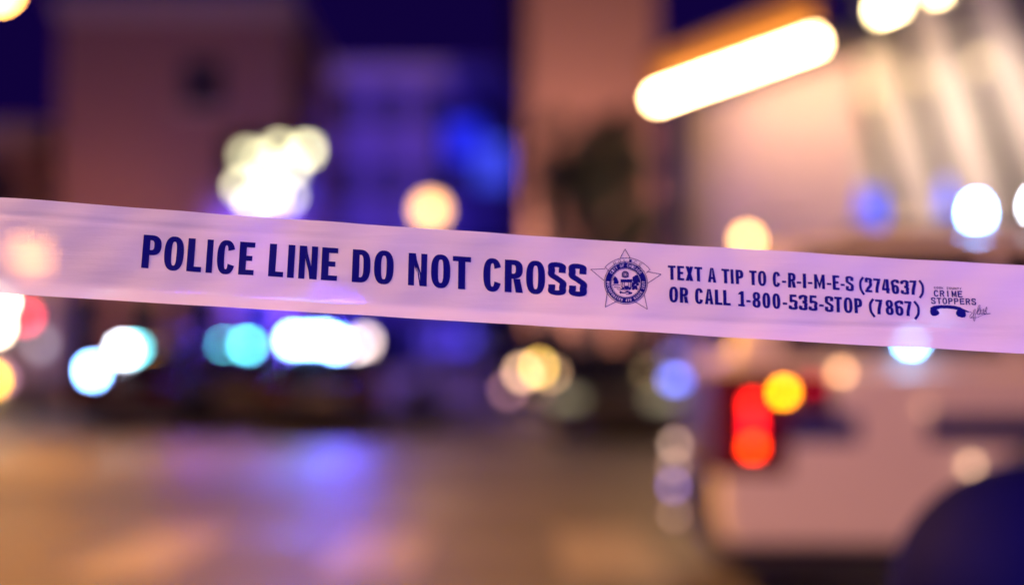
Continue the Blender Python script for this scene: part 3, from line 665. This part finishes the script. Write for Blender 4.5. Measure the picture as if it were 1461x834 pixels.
def glyph(ch, W, s, b):
    E = lambda *a: [q for x in a for q in x]
    if ch in 'I': return rect(0, 0, W, 1)
    if ch == '-': return rect(0, .30, W, .44)
    if ch in 'O0': return ring(W/2, .5, W/2, .515, s, b)
    if ch == 'L': return E(rect(0, 0, s, 1), rect(s, 0, W, b))
    if ch == 'E': return E(rect(0, 0, s, 1), rect(s, 0, W, b), rect(s, 1-b, W, 1), rect(s, .43, W*.86, .43+b))
    if ch == 'F': return E(rect(0, 0, s, 1), rect(s, 1-b, W, 1), rect(s, .43, W*.86, .43+b))
    if ch == 'T': return E(rect(0, 1-b, W, 1), rect(W/2-s/2, 0, W/2+s/2, 1-b))
    if ch == 'H': return E(rect(0, 0, s, 1), rect(W-s, 0, W, 1), rect(s, .43, W-s, .43+b))
    if ch == 'D': return E(rect(0, 0, s, 1), [((s, 1), (s, 1-b), (W*.42, 1-b), (W*.42, 1))], [((s, b), (s, 0), (W*.42, 0), (W*.42, b))], ring(W*.42, .5, W*.58, .5, s, b, -90, 90, 2.6, 3.2, 24))
    if ch in 'PR':
        y0 = .40 if ch == 'P' else .42; cy, ry = (1+y0)/2, (1-y0)/2
        q = E(rect(0, 0, s, 1), rect(s, 1-b, W*.45, 1), rect(s, y0, W*.45, y0+b), ring(W*.45, cy, W*.53, ry, s, b, -90, 90, 2.5, 2.8, 24))
        if ch == 'R': q += para(W-s*1.02, W, 0, W*.46, W*.46+s, y0)
        return q
    if ch == 'C': return ring(W/2, .5, W/2, .515, s, b, 24, 336, 2.5, 2.9, 44)
    if ch == 'G': return E(ring(W/2, .5, W/2, .515, s, b, 24, 345, 2.5, 2.9, 44), rect(W*.55, .36, W-s*.2, .36+b))
    if ch == 'U': return E(rect(0, .3, s, 1), rect(W-s, .3, W, 1), ring(W/2, .3, W/2, .31, s, b, 180, 360, 2.5, 2.6, 24))
    if ch == 'N': return E(rect(0, 0, s*.86, 1), rect(W-s*.86, 0, W, 1), para(W-s*1.02, W-s*.86, 0, s*.86, s*1.02, 1), [((s*.86, 1), (s*.86, .62), (W-s*.86, 0), (W-s*.86, .40))])
    if ch == 'M': return E(rect(0, 0, s*.9, 1), rect(W-s*.9, 0, W, 1), [((s*.9, 1), (s*.9, .55), (W/2, 0), (W/2, .38))], [((W-s*.9, .55), (W-s*.9, 1), (W/2, .38), (W/2, 0))])
    if ch == 'A': return E(para(0, s*.95, 0, W/2-s*.5, W/2, 1), para(W-s*.95, W, 0, W/2, W/2+s*.5, 1), rect(W*.27, .22, W*.73, .22+b))
    if ch == 'X': return E(para(0, s*1.05, 0, W-s*1.05, W, 1), para(W-s*1.05, W, 0, 0, s*1.05, 1))
    if ch == 'Y': return E(rect(W/2-s/2, 0, W/2+s/2, .42), para(W/2-s/2, W/2+s/2-.01, .42, 0, s, 1), para(W/2-s/2+.01, W/2+s/2, .42, W-s, W, 1))
    if ch == 'K': return E(rect(0, 0, s, 1), para(s, s*1.6, .45, W-s, W, 1), para(W-s, W, 0, s, s*1.8, .6))
    if ch == 'S':
        h = s/2
        return stroke([(W-h*1.05, .69), (W-h*1.05, .78), (W*.80, .895), (W*.5, 1.015-b/2), (W*.2, .90), (h*1.0, .755), (W*.20, .615), (W*.52, .50), (W*.82, .375), (W-h, .235), (W*.79, .10), (W*.5, b/2-.015), (W*.2, .10), (h*1.05, .22), (h*1.05, .315)], s, b)
    if ch == '1': return E(rect(W*.38, 0, W*.38+s, 1), rect(0, 0, W*.38, b*.9), rect(W*.38+s, 0, W, b*.9), para(W*.02, W*.38, .78, W*.20, W*.38, .93))
    if ch == '2':
        h = s/2
        return E(rect(0, 0, W, b), stroke([(h, .68), (h, .80), (W*.25, .93), (W*.52, 1.01-b/2), (W*.82, .9), (W-h, .73), (W*.80, .50), (W*.45, .28), (W*.22, b)], s, b))
    if ch == '3':
        h = s/2
        return E(stroke([(h, .72), (W*.12, .86), (W*.5, 1.01-b/2), (W*.86, .88), (W-h*1.1, .75), (W*.82, .60), (W*.42, .535)], s, b), stroke([(W*.42, .53), (W*.84, .44), (W-h, .27), (W*.82, .10), (W*.5, b/2-.01), (W*.14, .11), (h, .28)], s, b))
    if ch == '4': return E(rect(W*.52, 0, W*.52+s, 1), rect(0, .2, W*.52, .2+b), rect(W*.52+s, .2, W, .2+b), para(0, s*.85, .2+b, W*.50-s*.35, W*.52, 1))
    if ch == '5':
        h = s/2
        return E(rect(W*.1, 1-b, W*.94, 1), rect(W*.08, .50, W*.08+s*.85, 1-b), stroke([(W*.16, .52), (W*.5, .63-b/2+.03), (W*.86, .52), (W-h, .32), (W*.84, .11), (W*.5, b/2-.01), (W*.14, .11), (h, .26)], s, b))
    if ch == '6':
        h = s/2
        return E(ring(W/2, .31, W/2, .325, s, b, 0, 360, 2.4, 2.6, 32), stroke([(h, .33), (h, .55), (W*.12, .80), (W*.45, 1.01-b/2), (W*.82, .92), (W-h, .76)], s, b))
    if ch == '7': return E(rect(0, 1-b, W, 1), stroke([(W-s*.55, 1-b), (W*.62, .62), (W*.46, .3), (W*.42, 0)], s, b))
    if ch == '8': return E(ring(W/2, .745, W*.46, .27, s*.95, b*.9, 0, 360, 2.3, 2.5, 28), ring(W/2, .27, W/2, .285, s, b*.95, 0, 360, 2.3, 2.5, 28))
    if ch == '(': return stroke([(W*.92, 1.02), (W*.35, .72), (W*.25, .42), (W*.40, .12), (W*.98, -.2)], s*.8, b)
    if ch == ')': return stroke([(W*.08, 1.02), (W*.65, .72), (W*.75, .42), (W*.60, .12), (W*.02, -.2)], s*.8, b)
    return []
class Ink:
    def __init__(s, off=.00022): s.m = MB(); s.off = off; s.k = 0
    def quad(s, q, fn, sub=1):
        s.k += 1; o = s.off + (s.k % 12) * 4e-6
        s.m.quad(*[fn(p[0], p[1], o) for p in q])
    def letter(s, ch, x0, x1, va, vb, st, ba):
        """va = cap line, vb = base line (tape v)"""
        xm = (x0 + x1)/2; hpx = (vb - va) * (e_bot(xm) - e_top(xm)); W = (x1 - x0)/hpx
        fn = lambda x, y, o: tape(x0 + x*hpx, vb + (va - vb)*y, o)
        for q in glyph(ch, W, st, ba):
            # cut long strips so that the print follows the film
            (a, b, c, d) = q
            n = max(1, int(max(abs(a[1]-d[1]), abs(b[0]-a[0]), abs(c[1]-b[1])) / .34))
            for i in range(n):
                f, g_ = i/n, (i+1)/n
                L = lambda p, r, t: (p[0]+(r[0]-p[0])*t, p[1]+(r[1]-p[1])*t)
                s.quad((L(a, d, f), L(b, c, f), L(b, c, g_), L(a, d, g_)), fn)
    def pix(s, pts, off=0):
        """polygon given in view pixels, laid on the film"""
        n = len(s.m.v); s.k += 1
        for px, py in pts: s.m.v.append(on_tape(px, py, s.off + off + (s.k % 12) * 4e-6))
        s.m.f.append(tuple(range(n, n + len(pts))))
    def line(s, pts, w, closed=False, n=1):
        q = stroke(list(pts) + ([pts[0]] if closed else []), w, w, n) if n > 1 else None
        if q is None:
            P = list(pts) + ([pts[0]] if closed else [])
            q = []
            for a, b in zip(P[:-1], P[1:]): q += stroke([a, b], w, w, 2)
        for r in q: s.pix(r)
    def build(s, name, parent, m=None): return s.m.build(name, m or M['ink'], parent)
def on_tape(px, py, off):
    x = px
    for _ in range(3):
        h = e_bot(x) - e_top(x); v = (py - e_top(x)) / h; x = px + shear(x) * (v - .5) * h
    return tape(x, (py - e_top(x)) / (e_bot(x) - e_top(x)), off)

big = Ink()
for ch, a, b in zip('POLICELINEDONOTCROSS', (201.2, 233, 265.5, 293, 308.7, 339.7, 382.5, 409.4, 425.5, 457.8, 501.8, 533, 582, 614.2, 645.5, 689, 720, 750, 781.5, 811),
                    (230, 262, 288, 304.3, 335.7, 363, 405, 420.8, 453.4, 481.6, 528.6, 562, 609.5, 643, 672, 716, 746.5, 778.3, 808, 837.5)):
    lean = shear(a) * 23 if ch not in 'OCS' else .6
    big.letter(ch, a + lean, b - lean * (.3 if ch in 'PDEL' else 1), .281, .634, .215, .155)
big.build('headline_lettering', tape_o)
tip = Ink()
for ch, a, b in zip('TEXTATIPTOC-R-I-M-E-S(274637)', (953, 966, 978, 990.7, 1009.9, 1029.7, 1042.7, 1050, 1069.5, 1081.8, 1103, 1116.3, 1125, 1137.5, 1146.2, 1153.3, 1162.2, 1180.3, 1188.6, 1200.1, 1207.4, 1227, 1235.5, 1248, 1260, 1273.8, 1287.3, 1299.9, 1313.2),
                    (964, 975.9, 989, 1002, 1021.8, 1041, 1046.9, 1061.2, 1080, 1093.7, 1114, 1122.2, 1136.2, 1143.7, 1150.8, 1159.7, 1177.5, 1186.6, 1198.5, 1206, 1219, 1234, 1245.8, 1258.4, 1271, 1284.5, 1298.2, 1309.7, 1320.2)):
    tip.letter(ch, a, b, .237, .398, .215, .155)
tip.build('tip_line_lettering', tape_o)
call = Ink()
for ch, a, b in zip('ORCALL1-800-535-STOP(7867)', (954.4, 969.5, 991, 1005, 1019.2, 1031, 1052.3, 1064.2, 1073, 1087.5, 1102, 1116.7, 1125.6, 1140.3, 1154, 1168.6, 1176.8, 1190.3, 1203.7, 1218.8, 1239.2, 1248.8, 1262.9, 1276.8, 1290.5, 1304.2),
                    (967, 981.5, 1002.7, 1017, 1029.7, 1041.6, 1062, 1070.4, 1085, 1099, 1113.3, 1122.9, 1137.3, 1151.5, 1165.6, 1175.2, 1189, 1201.2, 1216.3, 1230.3, 1247, 1259, 1274.5, 1288.6, 1300.8, 1312.5)):
    call.letter(ch, a, b, .474, .641, .215, .155)
call.build('phone_line_lettering', tape_o)

# --- star emblem
st = Ink(); CX, CY, R1, R0 = 893.1, 403.0, 30.8, 21.4
tips = [(892.5, 354), (943.4, 391.2), (922.8, 441.6), (863, 438), (843, 383.6)]
def towards(p, q, t): return (p[0]+(q[0]-p[0])*t, p[1]+(q[1]-p[1])*t)
arms = [((885.3, 367.5), (892.5, 354), (900, 367.8)), ((923.2, 386.8), (943.4, 391.2), (924.6, 403.6)), ((903.2, 429.2), (922.8, 441.6), (918.8, 419.8)), ((883.6, 427.6), (863, 438), (866.4, 415.5)), ((861.8, 399.6), (843, 383.6), (863.8, 382.6))]
for a in arms: st.line(a, .85)
def circ(cx, cy, r, a0, a1, n=36): return [(cx + r*math.cos(R(a0 + (a1-a0)*i/n)), cy - r*math.sin(R(a0 + (a1-a0)*i/n))) for i in range(n+1)]
st.line(circ(CX, CY, R1, 0, 360), .8)
def band(r0, r1, a0, a1, n=48):
    A, B = circ(CX, CY, r0, a0, a1, n), circ(CX, CY, r1, a0, a1, n)
    for i in range(n): st.pix((A[i], A[i+1], B[i+1], B[i]))
band(R0, 29.3, 0, 360)
# banner
cb = (894.2, 408.5)
st.line(circ(*cb, 41.6, 36, 137, 24), .85); st.line(circ(*cb, 33.6, 40, 133, 24), .6)
st.line([circ(*cb, 41.6, 137, 138, 1)[0], circ(*cb, 33.4, 138, 139, 1)[0]], .85); st.line([circ(*cb, 41.6, 36, 37, 1)[0], circ(*cb, 34.0, 35, 36, 1)[0]], .85)
def arc_text(ink, txt, c, r, a0, a1, h, wd, st_, inward=True):
    """letters along a circle; a0->a1 in degrees, inward: feet towards the centre"""
    n = len(txt)
    for i, ch in enumerate(txt):
        if ch == ' ': continue
        a = R(a0 + (a1 - a0) * (i + .5)/n); ux, uy = math.cos(a), -math.sin(a)
        if inward: ox, oy, tx, ty = ux, uy, -uy, ux
        else: ox, oy, tx, ty = -ux, -uy, uy, -ux
        for q in glyph(ch, wd/h, st_, st_ * .9):
            ink.pix([(c[0] + ux*r + tx*(x*h - wd/2) + ox*(y - .5)*h, c[1] + uy*r + ty*(x*h - wd/2) + oy*(y - .5)*h) for x, y in q])
def arc_outline_text(ink, txt, c, r, a0, a1, h, wd):
    arc_text(ink, txt, c, r, a0, a1, h, wd, .12)
arc_outline_text(st, 'POLICE', cb, 37.6, 122, 52, 4.6, 3.6)
# seal: shield, sheaf, ship, figure, shell
st.line([(886, 398), (902, 398), (901.4, 408), (899, 412.5), (894, 415), (889, 412.5), (886.4, 408)], .8, True)
st.pix([(885.6, 397.6), (901.6, 397.8), (901.4, 402.2), (885.8, 402)])
for x in (888.4, 891, 897, 899.6): st.line([(x, 402), (x, 411)], .9)
st.pix([(891.5, 407), (896.5, 407), (897.6, 411.6), (894, 413.6), (890.4, 411.6)])
st.line(circ(892.5, 390.6, 4.2, 0, 360, 16), 1.9); st.line([(887.2, 393), (889, 394.6), (896, 394.6), (898, 393)], .8)
st.pix([(875.4, 404.6), (882.6, 404.2), (882.8, 401), (880.6, 396), (877.6, 393), (876.4, 396), (876, 400)]); st.line([(874, 406), (884.5, 406)], .9); st.line([(874.5, 400), (876.6, 394.2)], .7)
for a, b, r in ((905.5, 396, 3.0), (908.3, 394.6, 3.2), (910.6, 398.2, 2.8), (907.3, 401, 3.4), (904.4, 404, 2.6), (909.6, 405, 2.4), (906.6, 409.2, 2.8), (903.6, 411.4, 2.2), (908.2, 411.6, 1.8)):
    st.pix(circ(a, b, r, 0, 330, 9))
st.line([(884, 415.4), (890, 417.4), (896, 416), (901.8, 418)], 2.0, n=4); st.line([(880, 411.6), (886, 413.6)], .9); st.line([(893, 419.6), (901, 419)], 1.2)
for a, b, r in ((878, 398, 2.6), (879.6, 401.6, 2.8), (905, 399, 2.6), (912, 401, 2), (889, 411, 2), (898.6, 411, 2), (885.5, 417, 1.6), (898, 417.4, 1.8), (903, 407.5, 2.2)):
    st.pix(circ(a, b, r, 0, 330, 9))
st.line(circ(CX, CY, 20.6, 0, 360), .6); st.line(circ(892.5, 390.6, 2.2, 0, 360, 10), 1.2); st.line([(876, 409), (884, 409.6), (888, 413.6)], 1.1)
em = st.build('star_emblem', tape_o)
rt = Ink(.00034)
arc_text(rt, 'CITY OF CHICAGO', (CX, CY), 25.4, 148, 32, 4.2, 2.7, .17)
arc_text(rt, 'INCORPORATED 4TH MARCH 1837', (CX, CY), 25.4, 174, 366, 3.9, 2.1, .17, False)
rt.build('seal_lettering', em, M['film'])

# --- crime stoppers mark with telephone handset
cs = Ink()
def row(txt, xs, xe, ya, yb, slope, s_, ba, gaps=None):
    n = len(txt); adv = (xe - xs) / n
    for i, ch in enumerate(txt):
        if ch == ' ': continue
        a = xs + adv*i; wd = adv * (.80 if ch != 'I' else s_*(yb-ya)/adv)
        if ch == 'I': a += adv*.25
        hpx = yb - ya
        for q in glyph(ch, wd/hpx, s_, ba):
            cs.pix([(a + x*hpx, yb - y*hpx + slope*(a + x*hpx - xs)) for x, y in q])
row('COOK COUNTY', 1334.5, 1374.5, 408.0, 411.0, .055, .24, .2)
row('CRIME', 1334, 1376, 413.0, 422.2, .05, .20, .185)
row('STOPPERS', 1329.4, 1394, 423.6, 432.6, .045, .20, .185)
Z = lambda x, y: (1310 + x/10.42, 390 + y/10.42)
hs = [(185, 500), (230, 478), (330, 468), (440, 470), (540, 482), (620, 505), (680, 540), (745, 572), (738, 584), (690, 572)]
top = [(182, 505), (235, 476), (330, 467), (440, 469), (540, 480), (620, 503), (672, 535)]
botm = [(178, 560), (270, 535), (330, 517), (440, 520), (520, 530), (580, 545), (690, 580)]
for i in range(len(top)-1): cs.pix([Z(*top[i]), Z(*top[i+1]), Z(*botm[i+1]), Z(*botm[i])])
cs.pix([Z(*p) for p in ((178, 540), (172, 565), (180, 605), (205, 630), (245, 632), (290, 615), (312, 590), (300, 560), (272, 530))])
cs.pix([Z(*p) for p in ((578, 540), (555, 575), (548, 605), (575, 640), (625, 658), (675, 655), (697, 630), (694, 585), (672, 540))])
cs.pix([Z(*p) for p in ((660, 528), (745, 568), (738, 582), (680, 572))])
hand = cs.build('hotline_emblem', tape_o)
sc_ = Ink()
sc_.line([Z(*p) for p in ((745, 570), (790, 590), (755, 630), (760, 665), (810, 620), (840, 540), (815, 560), (805, 690), (822, 700), (835, 610))], .55, n=4)
sc_.line([Z(*p) for p in ((835, 610), (880, 560), (915, 480), (885, 500), (870, 610), (900, 600), (925, 540), (920, 600), (955, 585), (965, 530), (960, 590), (1000, 560), (1015, 500), (985, 545), (1005, 590), (960, 610))], .6, n=4)
sc_.line([Z(*p) for p in ((765, 662), (860, 655), (960, 615), (1065, 600), (960, 600), (880, 612))], .55, n=4)
for a in ((850, 600), (880, 575), (905, 560), (940, 575), (975, 570)):
    sc_.line([Z(a[0], a[1]), Z(a[0]+18, a[1]-45)], .5)
sc_.build('script_lettering', hand)

# ------------------------------------------------------------------ added fill: lantern and patrol car out of view on the viewer's side
nl = street_lamp((-2.35, -.6, 0), 2.7, .12, 'low lantern post on the near side of the tape', (.85, .95, 1), 58, 64, R(20))
near = car('patrol_car', 'patrol car parked on the near side of the tape with blue roof bar lit', 'police car', (2.38, -2.1, 0), R(90), M['grey'], 'police vehicles', stripe=True,
           bar=[(-.62, -.2, DIMB), (-.19, .19, DIMB), (.2, .62, DIMB)], bar_light=(215, (.13, .10, 1), .55), beam=(5000, (29, 18, 3.2), 40))
